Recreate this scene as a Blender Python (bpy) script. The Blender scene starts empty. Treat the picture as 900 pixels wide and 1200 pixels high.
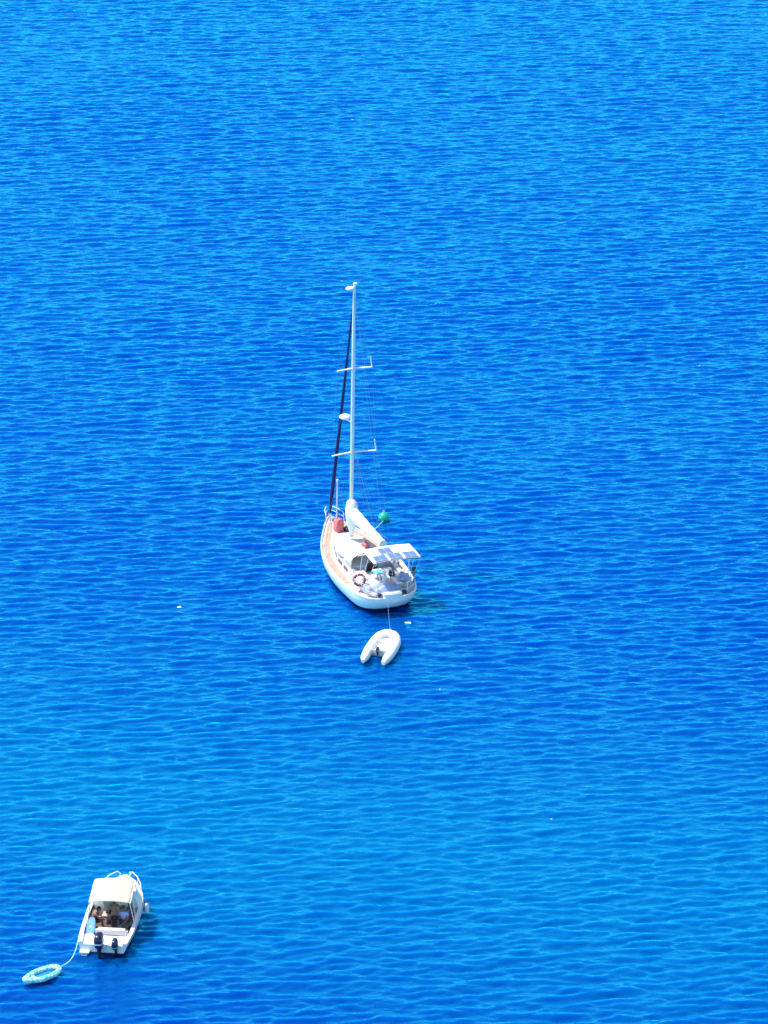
import bpy, bmesh, math, random
import numpy as np
from mathutils import Vector, Matrix
R = math.radians
random.seed(7)
scn = bpy.context.scene
COL = scn.collection

# ------------------------------------------------------------------ materials
def mat(name, col, rough=0.5, var=0.06, scale=6.0, spec=0.5, bump=0.0, metal=0.0):
    m = bpy.data.materials.new(name); m.use_nodes = True
    nt = m.node_tree; b = nt.nodes['Principled BSDF']
    b.inputs['Roughness'].default_value = rough
    b.inputs['Metallic'].default_value = metal
    b.inputs['Specular IOR Level'].default_value = spec
    tc = nt.nodes.new('ShaderNodeTexCoord')
    nz = nt.nodes.new('ShaderNodeTexNoise'); nz.inputs['Scale'].default_value = scale
    nz.inputs['Detail'].default_value = 4
    nt.links.new(tc.outputs['Object'], nz.inputs['Vector'])
    rp = nt.nodes.new('ShaderNodeValToRGB')
    lo = [c * (1 - var * 2) for c in col]; hi = [min(1, c * (1 + var)) for c in col]
    rp.color_ramp.elements[0].position = .3; rp.color_ramp.elements[1].position = .7
    rp.color_ramp.elements[0].color = (*lo, 1); rp.color_ramp.elements[1].color = (*hi, 1)
    nt.links.new(nz.outputs['Fac'], rp.inputs['Fac'])
    nt.links.new(rp.outputs['Color'], b.inputs['Base Color'])
    if bump:
        bp = nt.nodes.new('ShaderNodeBump'); bp.inputs['Strength'].default_value = bump
        bp.inputs['Distance'].default_value = .02
        nt.links.new(nz.outputs['Fac'], bp.inputs['Height']); nt.links.new(bp.outputs['Normal'], b.inputs['Normal'])
    return m

M = dict(
    gel=mat('white_gelcoat', (.84, .84, .84), .25, .03),
    deck=mat('deck_white', (.60, .57, .56), .5, .04, 3),
    roofw=mat('coachroof_white', (.53, .51, .53), .4, .06, 3),
    teak=mat('teak', (.63, .38, .26), .6, .14, 5),
    canvas=mat('white_canvas', (.83, .82, .79), .85, .05, 2.5, bump=.4),
    cream=mat('cream_canvas', (.48, .47, .37), .85, .05, 1.6, bump=.4),
    navy=mat('navy_canvas', (.008, .012, .10), .8, .2),
    alu=mat('white_anodised', (.78, .79, .80), .35, .03),
    steel=mat('stainless', (.75, .77, .80), .25, .03, metal=.6),
    wire=mat('rigging_wire', (.10, .26, .42), .35, .03),
    glass=mat('dark_window', (.10, .09, .16), .1, .1),
    dark=mat('dark_interior', (.03, .018, .02), .6, .2),
    black=mat('black_plastic', (.012, .012, .018), .35, .2),
    grey=mat('grey_trim', (.34, .34, .40), .6, .1),
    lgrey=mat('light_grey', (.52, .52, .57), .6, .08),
    solar=mat('solar_cell', (.10, .20, .48), .15, .06, 9),
    red=mat('red_canvas', (.70, .18, .20), .8, .12),
    maroon=mat('maroon_vinyl', (.20, .02, .06), .5, .1),
    teal=mat('teal_cloth', (.12, .48, .55), .9, .1),
    rubber=mat('white_hypalon', (.80, .81, .80), .45, .04, 2),
    rubberg=mat('grey_hypalon', (.48, .50, .53), .5, .06),
    rope=mat('pale_rope', (.42, .74, .82), .8, .1),
    rope2=mat('thin_grey_rope', (.22, .38, .52), .8, .1),
    buoy=mat('green_plastic', (.003, .42, .26), .3, .10),
    skin=mat('tanned_skin', (.26, .115, .075), .5, .1),
    skin2=mat('dark_tanned_skin', (.19, .085, .06), .5, .1),
    hair=mat('dark_hair', (.016, .011, .010), .6, .3, 40),
    hairb=mat('brown_hair', (.05, .035, .02), .6, .3, 40),
    bshirt=mat('light_blue_shirt', (.32, .42, .72), .9, .1),
    trousers=mat('blue_trousers', (.05, .07, .13), .9, .1),
    shorts=mat('black_shorts', (.012, .014, .035), .9, .1),
    bluefoam=mat('blue_foam', (.03, .24, .68), .5, .1),
    outb=mat('navy_cowling', (.006, .012, .055), .25, .1),
    beige=mat('beige_vinyl', (.42, .38, .34), .6, .1),
    brown=mat('brown_floor', (.12, .085, .07), .7, .2),
    stern_shade=mat('stern_shade_cloth', (.36, .44, .66), .9, .1, 5, bump=.5),  # grey-blue carries the shade of the stern in its colour
    glint=mat('glint_white', (.85, .88, .90), .9, .05),  # white of the modelled sun glints
)
# turquoise and white print of the inflatable raft
def raft_mat():
    m = bpy.data.materials.new('raft_print'); m.use_nodes = True
    nt = m.node_tree; b = nt.nodes['Principled BSDF']; b.inputs['Roughness'].default_value = .3
    tc = nt.nodes.new('ShaderNodeTexCoord')
    nz = nt.nodes.new('ShaderNodeTexNoise'); nz.inputs['Scale'].default_value = 12; nz.inputs['Detail'].default_value = 2
    nt.links.new(tc.outputs['Object'], nz.inputs['Vector'])
    rp = nt.nodes.new('ShaderNodeValToRGB'); rp.color_ramp.elements[0].position = .44; rp.color_ramp.elements[1].position = .52
    rp.color_ramp.elements[0].color = (.04, .55, .62, 1); rp.color_ramp.elements[1].color = (.58, .86, .88, 1)
    nt.links.new(nz.outputs['Fac'], rp.inputs['Fac']); nt.links.new(rp.outputs['Color'], b.inputs['Base Color'])
    return m
M['raft'] = raft_mat()
M['raftfloor'] = mat('raft_floor', (.03, .28, .55), .3, .1)

# ------------------------------------------------------------------ geometry
class G:
    def __init__(s): s.v = []; s.f = []
    def add(s, vs, fs):
        o = len(s.v); s.v += [tuple(v) for v in vs]; s.f += [tuple(i + o for i in f) for f in fs]; return s
    def loft(s, rings, ring=True, cap=True, loop=False):
        n = len(rings[0]); vs = [p for r in rings for p in r]; fs = []
        nr = len(rings)
        for i in range(nr if loop else nr - 1):
            a, b = i * n, ((i + 1) % nr) * n
            for j in range(n if ring else n - 1):
                k = (j + 1) % n
                fs.append((a + j, a + k, b + k, b + j))
        if cap and ring and not loop:
            fs.append(tuple(range(n - 1, -1, -1))); fs.append(tuple((nr - 1) * n + j for j in range(n)))
        return s.add(vs, fs)
    def tube(s, pts, r=.02, n=8, closed=False, flat=None):
        pts = [Vector(p) for p in pts]; N = len(pts)
        rs = r if isinstance(r, (list, tuple)) else [r] * N
        rings = []; up = None
        for i, p in enumerate(pts):
            if closed: t = pts[(i + 1) % N] - pts[i - 1]
            else: t = pts[min(i + 1, N - 1)] - pts[max(i - 1, 0)]
            t.normalize()
            if up is None:
                up = Vector((0, 0, 1)) if abs(t.z) < .9 else Vector((0, 1, 0))
            if abs(t.z) < .9 and flat: up = Vector((0, 0, 1))
            a = t.cross(up).normalized(); b = a.cross(t).normalized(); up = b
            fz = flat if flat else 1
            rings.append([p + (a * math.cos(2 * math.pi * j / n) + b * math.sin(2 * math.pi * j / n) * fz) * rs[i] for j in range(n)])
        return s.loft(rings, True, True, closed)
    def box(s, c, d, bev=0.0, rz=0, rx=0):
        bm = bmesh.new(); bmesh.ops.create_cube(bm, size=1)
        bmesh.ops.scale(bm, vec=d, verts=bm.verts)
        if bev: bmesh.ops.bevel(bm, geom=bm.edges[:], offset=bev, segments=2, affect='EDGES', profile=.5)
        mx = Matrix.Translation(c) @ Matrix.Rotation(rz, 4, 'Z') @ Matrix.Rotation(rx, 4, 'X')
        bm.transform(mx); bm.verts.index_update()
        s.add([v.co[:] for v in bm.verts], [[v.index for v in f.verts] for f in bm.faces]); bm.free(); return s
    def sphere(s, c, r, nu=20, nv=12, v0=0.0, v1=1.0):
        r = (r, r, r) if not isinstance(r, (tuple, list)) else r
        rings = []
        for i in range(nv + 1):
            th = math.pi * (v0 + (v1 - v0) * i / nv); th = min(max(th, .02), math.pi - .02)
            rings.append([(c[0] + r[0] * math.sin(th) * math.cos(2 * math.pi * j / nu), c[1] + r[1] * math.sin(th) * math.sin(2 * math.pi * j / nu), c[2] + r[2] * math.cos(th)) for j in range(nu)])
        return s.loft(rings)
    def torus(s, c, ax, Rr, r, n=28, m=10, a0=0, a1=2 * math.pi):
        ax = Vector(ax).normalized(); u = ax.orthogonal().normalized(); w = ax.cross(u)
        full = abs(a1 - a0 - 2 * math.pi) < 1e-4
        k = n if full else n + 1
        return s.tube([Vector(c) + (u * math.cos(a0 + (a1 - a0) * i / n) + w * math.sin(a0 + (a1 - a0) * i / n)) * Rr for i in range(k)], r, m, closed=full)
    def prism(s, outline, z0, z1, bev=0.0):
        bm = bmesh.new(); vs = [bm.verts.new((x, y, z0)) for x, y in outline]; f = bm.faces.new(vs)
        e = bmesh.ops.extrude_face_region(bm, geom=[f])
        for v in e['geom']:
            if isinstance(v, bmesh.types.BMVert): v.co.z = z1
        if bev: bmesh.ops.bevel(bm, geom=[ed for ed in bm.edges if abs(ed.verts[0].co.z - z1) < 1e-5 and abs(ed.verts[1].co.z - z1) < 1e-5], offset=bev, segments=2, affect='EDGES')
        bm.verts.index_update()
        s.add([v.co[:] for v in bm.verts], [[v.index for v in f.verts] for f in bm.faces]); bm.free(); return s
    def obj(s, name, m, parent=None, sharp=40, loc=None, rz=0):
        me = bpy.data.meshes.new(name); me.from_pydata(s.v, [], s.f)
        bm = bmesh.new(); bm.from_mesh(me); bmesh.ops.recalc_face_normals(bm, faces=bm.faces); bm.to_mesh(me); bm.free()
        me.polygons.foreach_set('use_smooth', [True] * len(me.polygons))
        me.set_sharp_from_angle(angle=R(sharp))
        me.materials.append(m if not isinstance(m, str) else M[m])
        o = bpy.data.objects.new(name, me); COL.objects.link(o)
        if parent: o.parent = parent
        if loc: o.location = loc; o.rotation_euler = (0, 0, rz)
        return o

def tag(o, label, cat, group=None):
    o['label'] = label; o['category'] = cat
    if group: o['group'] = group
    return o
def thing(name, label, cat, loc, rz=0, group=None):
    o = bpy.data.objects.new(name, None); COL.objects.link(o)
    o.location = loc; o.rotation_euler = (0, 0, rz); o.empty_display_size = .2
    return tag(o, label, cat, group)
def interp(x, tab):
    xs = [a for a, _ in tab]; ys = [b for _, b in tab]
    if x <= xs[0]: return ys[0]
    if x >= xs[-1]: return ys[-1]
    i = max(k for k in range(len(xs)) if xs[k] <= x); i = min(i, len(xs) - 2)
    def sl(k):
        if k == 0: return (ys[1] - ys[0]) / (xs[1] - xs[0])
        if k == len(xs) - 1: return (ys[-1] - ys[-2]) / (xs[-1] - xs[-2])
        a = (ys[k] - ys[k - 1]) / (xs[k] - xs[k - 1]); b = (ys[k + 1] - ys[k]) / (xs[k + 1] - xs[k])
        return 0 if a * b <= 0 else 2 * a * b / (a + b)
    h = xs[i + 1] - xs[i]; t = (x - xs[i]) / h
    return (ys[i] * (2 * t**3 - 3 * t**2 + 1) + sl(i) * h * (t**3 - 2 * t**2 + t) + ys[i + 1] * (3 * t**2 - 2 * t**3) + sl(i + 1) * h * (t**3 - t**2))
def place(c, rz):
    mx = Matrix.Translation(c) @ Matrix.Rotation(rz, 4, 'Z')
    return lambda x, y, z: tuple(mx @ Vector((x, y, z)))

# ------------------------------------------------------------------ water
rng = np.random.default_rng(11)
NW = 130
L = np.exp(rng.uniform(np.log(.37), np.log(2.8), NW))
TH = -math.pi / 2 + R(4) + rng.normal(0, R(16), NW)
SL = .285 * math.sqrt(2 / NW) * np.exp(-.5 * ((np.log(L) - np.log(.58)) / .65)**2) * 1.35
AMP = SL * L / (2 * math.pi); KX = 2 * math.pi / L * np.cos(TH); KY = 2 * math.pi / L * np.sin(TH); PH = rng.uniform(0, 6.283, NW)
GK = rng.normal(0, 1, (12, 2)) * np.array([.07, .10]); GK[6:] *= 3.2; GP = rng.uniform(0, 6.28, 12)
def gust(x, y):
    g = sum(np.sin(GK[i, 0] * x + GK[i, 1] * y + GP[i]) for i in range(12)) / 8
    return np.maximum(1 + .42 * g, .35)
X0, X1, Y0, Y1 = -46., 46., 128., 335.
def fade(x, y):
    a = np.clip((x - X0) / 6, 0, 1) * np.clip((X1 - x) / 6, 0, 1) * np.clip((y - Y0) / 6, 0, 1) * np.clip((Y1 - y) / 8, 0, 1)
    return a
def waves(x, y):
    x = np.asarray(x, np.float64); y = np.asarray(y, np.float64)
    z = np.zeros_like(x); dx = np.zeros_like(x); dy = np.zeros_like(x)
    for i in range(NW):
        p = KX[i] * x + KY[i] * y + PH[i]
        z += AMP[i] * np.cos(p); s = np.sin(p) * AMP[i]
        dx += -s * KX[i] / math.hypot(KX[i], KY[i]); dy += -s * KY[i] / math.hypot(KX[i], KY[i])
    w = fade(x, y) * gust(x, y)
    return dx * w * .42, dy * w * .42, z * w
def wz(x, y): return float(waves(np.array([x]), np.array([y]))[2][0])
def axis_y():
    ys = [Y0]
    while ys[-1] < Y1: ys.append(ys[-1] + .09 + (ys[-1] - 140) * .0004)
    step = .5; 
    while ys[-1] < 9000: ys.append(ys[-1] + step); step *= 1.35
    lo = [Y0]; step = .5
    while lo[-1] > -6000: lo.append(lo[-1] - step); step *= 1.35
    return np.array(lo[:0:-1] + ys)
def axis_x():
    xs = list(np.arange(X0, X1 + .01, .135)); step = .5
    while xs[-1] < 8000: xs.append(xs[-1] + step); step *= 1.35
    lo = [X0]; step = .5
    while lo[-1] > -8000: lo.append(lo[-1] - step); step *= 1.35
    return np.array(lo[:0:-1] + xs)
def water():
    ax, ay = axis_x(), axis_y(); nx, ny = len(ax), len(ay)
    XX, YY = np.meshgrid(ax, ay); dx, dy, z = waves(XX.ravel(), YY.ravel())
    co = np.stack([XX.ravel() + dx, YY.ravel() + dy, z], 1).astype(np.float32)
    me = bpy.data.meshes.new('sea'); me.vertices.add(nx * ny); me.vertices.foreach_set('co', co.ravel())
    i = np.arange(ny - 1)[:, None] * nx + np.arange(nx - 1)[None, :]
    q = np.stack([i, i + 1, i + nx + 1, i + nx], -1).reshape(-1, 4).astype(np.int32); nf = len(q)
    me.loops.add(nf * 4); me.loops.foreach_set('vertex_index', q.ravel())
    me.polygons.add(nf); me.polygons.foreach_set('loop_start', np.arange(0, nf * 4, 4, dtype=np.int32))
    me.polygons.foreach_set('use_smooth', np.ones(nf, bool))
    me.update(calc_edges=True)
    o = bpy.data.objects.new('sea', me); COL.objects.link(o); o['kind'] = 'structure'
    m = bpy.data.materials.new('sea_water'); m.use_nodes = True; nt = m.node_tree; nt.nodes.clear(); N = nt.nodes.new; Lk = nt.links.new
    out = N('ShaderNodeOutputMaterial'); mix = N('ShaderNodeMixShader'); dif = N('ShaderNodeSubsurfaceScattering'); dif.falloff = 'RANDOM_WALK'; dif.inputs['Scale'].default_value = 1.3; dif.inputs['Radius'].default_value = (.3, .9, 1.3); glo = N('ShaderNodeBsdfGlossy')
    tc = N('ShaderNodeTexCoord')
    # broad patches: deep blue water with paler, shallower areas
    mp = N('ShaderNodeMapping'); mp.inputs['Scale'].default_value = (.035, .022, 1); Lk(tc.outputs['Object'], mp.inputs['Vector'])
    n1 = N('ShaderNodeTexNoise'); n1.inputs['Scale'].default_value = 1; n1.inputs['Detail'].default_value = 3; Lk(mp.outputs[0], n1.inputs['Vector'])
    sx = N('ShaderNodeSeparateXYZ'); Lk(tc.outputs['Object'], sx.inputs[0])
    def mth(op, a, b):
        nd = N('ShaderNodeMath'); nd.operation = op
        for i_, q in enumerate((a, b)):
            if isinstance(q, (int, float)): nd.inputs[i_].default_value = q
            else: Lk(q, nd.inputs[i_])
        return nd.outputs[0]
    # a paler, shallower bank runs across the near water
    u = mth('ADD', mth('MULTIPLY', mth('SUBTRACT', sx.outputs['Y'], 161), 1 / 12), mth('MULTIPLY', mth('SUBTRACT', n1.outputs['Fac'], .5), 2.2))
    u = mth('ADD', u, mth('MULTIPLY', sx.outputs['X'], .03))
    bank = mth('POWER', 2.718, mth('MULTIPLY', mth('MULTIPLY', u, u), -.7))
    depth = mth('ADD', mth('MULTIPLY', bank, .75), mth('MULTIPLY', n1.outputs['Fac'], .45))
    rp = N('ShaderNodeValToRGB'); rp.color_ramp.elements[0].position = .10; rp.color_ramp.elements[1].position = 1.0
    rp.color_ramp.elements[0].color = WDEEP; rp.color_ramp.elements[1].color = WPALE
    Lk(depth, rp.inputs['Fac']); Lk(rp.outputs['Color'], dif.inputs['Color'])
    # fine ripples
    mp2 = N('ShaderNodeMapping'); mp2.inputs['Scale'].default_value = (2.0, 4.6, 1); Lk(tc.outputs['Object'], mp2.inputs['Vector'])
    n2 = N('ShaderNodeTexNoise'); n2.inputs['Scale'].default_value = 1; n2.inputs['Detail'].default_value = 3; n2.inputs['Roughness'].default_value = .55
    Lk(mp2.outputs[0], n2.inputs['Vector'])
    bp = N('ShaderNodeBump'); bp.inputs['Strength'].default_value = 1; bp.inputs['Distance'].default_value = WBUMP
    Lk(n2.outputs['Fac'], bp.inputs['Height'])
    fr = N('ShaderNodeFresnel'); fr.inputs['IOR'].default_value = WIOR
    for nd in (dif, glo, fr): Lk(bp.outputs['Normal'], nd.inputs['Normal'])
    glo.inputs['Color'].default_value = WTINT; glo.inputs['Roughness'].default_value = .045
    fm = mth('MULTIPLY', mth('SUBTRACT', fr.outputs[0], FOFF), FMUL); fc = N('ShaderNodeClamp'); Lk(fm, fc.inputs[0]); fc.inputs['Min'].default_value = .03; fc.inputs['Max'].default_value = .8; Lk(fc.outputs[0], mix.inputs[0]); Lk(dif.outputs[0], mix.inputs[1]); Lk(glo.outputs[0], mix.inputs[2]); Lk(mix.outputs[0], out.inputs['Surface'])
    me.materials.append(m)
WDEEP = (.0, .026, .27, 1); WPALE = (.0, .090, .29, 1); WTINT = (.06, .90, 1.0, 1); WBUMP = .075; WIOR = 1.95; FOFF = .09; FMUL = 3.1
water()

# ------------------------------------------------------------------ sailing yacht
YC = (-1.21, 191.95, 0); YR = R(19.5); YS = .93; yw_ = place(YC, YR); yw = lambda x, y, z: yw_(x * 1.03, y * YS, z)
YB = [(-5.5, .45), (-5.45, .72), (-5.3, 1.02), (-5.0, 1.34), (-4.2, 1.66), (-3, 1.85), (-1, 1.97), (.8, 1.86), (2.3, 1.54), (3.8, 1.02), (4.9, .54), (5.5, .24), (5.75, .06)]
def yb(y): return interp(y, YB)
def ysh(y): return .98 + .46 * max(0, (y + 1.5) / 7.25)**1.7 + .04 * max(0, (-y - 2) / 3.75)
yacht = thing('sailing_yacht', 'white sailing yacht with tall bare mast and furled navy headsail, moored on blue sea', 'sailing yacht', YC, YR); yacht.scale = (1.03, YS, 1)
st = [-5.5, -5.48, -5.44, -5.37, -5.25, -5.05, -4.8] + [-4.5 + .4 * i for i in range(25)] + [5.45, 5.6, 5.7, 5.75]
def hull_ring(y, b, zs, rake, zb, nz=9, fl=.10, tk=.62):
    half = []
    for k in range(nz):
        f = k / (nz - 1); z = zs + (zb - zs) * f
        half.append((b * (1 - fl * f - tk * f**3), y - rake * f, z))
    return [(-x, yy, z) for x, yy, z in half] + [(x, yy, z) for x, yy, z in half[::-1]]
def zbot(y): return -.55 + (1.3 * ((-y - 3.9) / 1.6)**1.3 if y < -3.9 else 0)
ZC = .22
def hull_half(y, z0, z1, n):
    b, zs, zb = yb(y), ysh(y), zbot(y); rake = 1.5 * max(0, (y - 2.5) / 3.25)**1.5 if y > 2.5 else 0; half = []
    for k in range(n):
        z = z0 + (z1 - z0) * k / (n - 1); f = (zs - z) / (zs - zb); half.append((b * (1 - .09 * f - .62 * f**3), y - rake * f, z))
    return half
HR = [[(-x, y, z) for x, y, z in h] + [(x, y, z) for x, y, z in h[::-1]] for h in [hull_half(y, ysh(y), max(ZC, zbot(y)), 7) for y in st]]
g = G(); g.loft(HR, ring=False); g.add(HR[0], [tuple(range(len(HR[0])))])
hull = g.obj('hull', 'gel', yacht)
HB = [[(-x, y, z) for x, y, z in h] + [(x, y, z) for x, y, z in h[::-1]] for h in [hull_half(y, ZC, zbot(y), 6) for y in st if zbot(y) < ZC - .01]]
g = G(); g.loft(HB, ring=False); g.obj('bottom_paint', 'navy', hull)
# deck with camber
g = G(); rows = []
for y in st:
    b = yb(y) - .03; rows.append([(b * t, y * .996, ysh(y) - .03 + .05 * (1 - t * t)) for t in (-1, -.75, -.5, -.25, 0, .25, .5, .75, 1)])
g.loft(rows, ring=False); deck = g.obj('deck', 'deck', yacht)
def dz(x, y): return ysh(y) - .03 + .05 * (1 - (x / max(.1, yb(y) - .03))**2)
for s in (-1, 1):
    g = G(); rows = []
    for i in range(34):
        y = -2.6 + 7.6 * i / 33; xo = yb(y) - .17; xi = max(xo - .36, .06)
        rows.append([(s * xo, y, dz(xo, y) + .008), (s * (xo + xi) / 2, y, dz((xo + xi) / 2, y) + .009), (s * xi, y, dz(xi, y) + .008)])
    g.loft(rows, ring=False); g.obj('teak_side_deck', 'teak', deck)
    g = G(); g.tube([(s * (yb(y) - .02), y, ysh(y) + .03) for y in st], .045, 6); g.obj('toe_rail', 'gel', yacht)
# coachroof
def crh(y): return interp(y, [(-1.75, .52), (.5, .46), (2.2, .36), (3.3, .16), (3.62, .02)])
def crw(y): return interp(y, [(-1.75, 1.22), (0, 1.25), (1.5, 1.05), (2.6, .74), (3.3, .42), (3.62, .10)])
g = G(); rings = []
for i in range(26):
    y = -1.75 + 5.37 * i / 25; w, h = crw(y), crh(y); base = dz(w, y) - .03
    prof = [(1.0, 0), (.97, .55), (.93, .82), (.86, .95), (.6, 1.03), (.3, 1.07)]
    rings.append([(-w * a, y, base + .03 + h * c) for a, c in prof] + [(w * a, y, base + .03 + h * c) for a, c in prof[::-1]])
g.loft(rings); roof = g.obj('cabin_roof', 'roofw', yacht)
for s in (-1, 1):
    for y0, y1 in ((-1.35, -.75), (-.45, .25), (.6, 1.25), (1.55, 2.0)):
        g = G(); rows = []
        for i in range(6):
            y = y0 + (y1 - y0) * i / 5; w, h = crw(y), crh(y); base = dz(w, y)
            rows.append([(s * (w * .992 + .012), y, base + h * .22), (s * (w * .972 + .014), y, base + h * .60)])
        g.loft(rows, ring=False); g.obj('window', 'glass', roof)
    g = G(); g.tube([(s * crw(y) * .74, y, dz(1, y) + crh(y) + .06) for y in (-1.2, -.4, .4, 1.2, 2.0)], .02, 6); g.obj('handrail', 'teak', roof)
g = G(); g.box((0.1, 2.75, dz(0, 2.75) + crh(2.75) + .03), (.52, .52, .07), .03); g.obj('hatch', 'lgrey', roof)
g = G(); g.box((.5, .1, dz(0, .1) + crh(.1) + .045), (.5, .5, .07), .03); g.obj('hatch', 'glass', roof)
g = G(); g.box((0, 4.55, dz(0, 4.55) + .02), (.42, .5, .07), .03); g.obj('hatch', 'lgrey', deck)
g = G(); g.box((0, -1.0, dz(0, -1.) + .54), (.72, 1.1, .09), .03); g.obj('sliding_hatch', 'roofw', roof)
g = G(); g.box((0.02, -1.775, 1.36), (.58, .05, .50), .01); g.obj('companionway', 'dark', yacht)
# windlass and anchor
g = G(); g.box((0, 5.15, 1.56), (.2, .3, .16), .03); g.tube([(0, 5.2, 1.6), (0, 5.55, 1.58), (0, 5.9, 1.5), (.05, 6.0, 1.3)], .04, 6); g.obj('windlass', 'grey', yacht)
# cockpit
def plan(y0, y1, f0, f1, n=14):
    o = [(f0(y0 + (y1 - y0) * i / n), y0 + (y1 - y0) * i / n) for i in range(n + 1)]
    i_ = [(f1(y0 + (y1 - y0) * i / n), y0 + (y1 - y0) * i / n) for i in range(n, -1, -1)]
    return o + i_
for s in (-1, 1):
    g = G(); g.prism([(s * x, y) for x, y in plan(-4.7, -1.78, lambda y: min(1.28, yb(y) - .42), lambda y: min(1.06, yb(y) - .64))], 1.05, 1.46, .05); g.obj('coaming', 'roofw', yacht)
    g = G(); g.prism([(s * x, y) for x, y in plan(-4.6, -1.8, lambda y: min(1.05, yb(y) - .645), lambda y: .46)], 1.04, 1.27, .03); seat = g.obj('cockpit_seat', 'deck', yacht)
    for k in (0, 1):
        g = G(); g.box((s * .76, -2.5 - 1.35 * k, 1.31), (.5, 1.2, .08), .03); g.obj('cushion', ('canvas' if k == 0 else 'lgrey') if s < 0 else ('grey' if k == 0 else 'canvas'), seat)
    for y in (-2.35, -3.6):
        g = G(); g.tube([(s * 1.16, y, 1.45), (s * 1.16, y, 1.52), (s * 1.16, y, 1.56), (s * 1.16, y, 1.6)], [.095, .07, .085, .06], 12); g.obj('winch', 'steel', yacht)
g = G(); g.prism(plan(-4.7, -1.8, lambda y: .455, lambda y: -.455), 1.09, 1.125); g.obj('cockpit_floor', 'lgrey', yacht)
g = G(); g.box((0, -3.0, 1.55), (.5, .8, .05), .02); g.tube([(0, -2.8, 1.1), (0, -2.8, 1.55)], .05); g.tube([(0, -3.2, 1.1), (0, -3.2, 1.55)], .05); g.obj('cockpit_table', 'canvas', yacht)
g = G(); g.tube([(0, -3.95, 1.1), (0, -3.95, 1.75), (0, -3.92, 1.95)], [.12, .09, .1], 10); ped = g.obj('steering_pedestal', 'gel', yacht)
g = G(); g.torus((0, -4.08, 1.8), (0, 1, .15), .42, .02, 32, 6)
for k in range(6):
    a = k * math.pi / 3; g.tube([(0, -4.08, 1.8), (.42 * math.cos(a), -4.08, 1.8 + .42 * math.sin(a))], .01, 5)
g.obj('steering_wheel', 'steel', ped)
# aft deck moulding and swim step
g = G(); g.prism(plan(-5.2, -4.72, lambda y: yb(y) - .28, lambda y: -yb(y) + .28), 1.06, 1.2, .05); g.obj('aft_deck', 'lgrey', yacht)  # grey takes the place of canopy shade on the white moulding
g = G(); g.prism([(.52 * math.cos(a), -5.36 + .20 * math.sin(a)) for a in [i * math.pi / 12 for i in range(24)]], .96, 1.32, .06); g.obj('transom_seat', 'gel', yacht)
for s in (-1, 1):
    g = G(); g.box((s * .68, -5.24, 1.2), (.2, .22, .14), .03); g.obj('stern_locker', 'dark', yacht)
# dodger
g = G(); rows = []
for i in range(9):
    t = i / 8; y = -.55 - 1.3 * t; zt = 1.66 + .66 * math.sin(t * math.pi / 2); w = 1.18
    rows.append([(w * math.sin(a), y, 1.55 + (zt - 1.55) * max(0, math.cos(a))**.5) for a in [(-.5 + j / 14) * math.pi for j in range(15)]])
g.loft(rows, ring=False); dod = g.obj('spray_hood', 'canvas', yacht)
md = dod.modifiers.new('thick', 'SOLIDIFY'); md.thickness = .02
g = G(); g.tube([(1.2 * math.sin(a), -1.87, 1.5 + .83 * max(0, math.cos(a))**.5) for a in [(-.5 + j / 16) * math.pi for j in range(17)]], .022, 6); g.obj('hood_frame', 'steel', dod)
# stern canopy with solar panels
BX, BY, BZ = .40, -3.95, 2.95
def bz(x, y): return BZ + .07 * (1 - ((x - BX) / 1.3)**2) - .03 * ((y - BY) / 1.0)**2
g = G(); rows = []
for i in range(13):
    y = BY - 1.0 + 2.0 * i / 12
    rows.append([(BX - 1.3 + 2.6 * j / 12, y, bz(BX - 1.3 + 2.6 * j / 12, y) + .008 * math.sin(j * 2.3 + i)) for j in range(13)])
g.loft(rows, ring=False); bim = g.obj('stern_canopy', 'canvas', yacht)
md = bim.modifiers.new('thick', 'SOLIDIFY'); md.thickness = .025
for y in (BY - .95, BY, BY + .95):
    g = G(); g.tube([(-1.35 if y > -4.5 else -1.2, BY + (y - BY) * .3, 1.2), (BX - 1.28, y, BZ - .2)] + [(BX - 1.2 + 2.4 * j / 8, y, bz(BX - 1.2 + 2.4 * j / 8, y) - .05) for j in range(9)] + [(BX + 1.28, y, BZ - .2), (1.4 if y > -4.5 else 1.25, BY + (y - BY) * .3, 1.2)], .02, 6); g.obj('canopy_frame', 'steel', bim)
for px, py in ((-.82, -.60), (-.02, -.60), (.80, -.60), (-.30, .22)):
    g = G(); x, y = BX + px, BY + py; z = bz(x, y) + .045
    tilt = (bz(x + .3, y) - bz(x - .3, y)) / .6
    for k in range(1):
        vs = []
    def pan(h, w, zo):
        return [(x + a * w, y + b * h, z + a * w * tilt + zo) for a, b in ((-1, -1), (1, -1), (1, 1), (-1, 1))]
    g.loft([pan(.37, .35, -.03), pan(.37, .35, 0)]); sp = g.obj('solar_panel', 'lgrey', bim, 20)
    for q in range(2):
        for r_ in range(3):
            c = G(); cx, cy = x - .165 + .33 * q, y - .23 + .23 * r_
            c.loft([[(cx + a * .155, cy + b * .105, z + (cx + a * .155 - x) * tilt + zo) for a, b in ((-1, -1), (1, -1), (1, 1), (-1, 1))] for zo in (.003, .006)])
            c.obj('solar_cell', 'solar', sp, 20)
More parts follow.
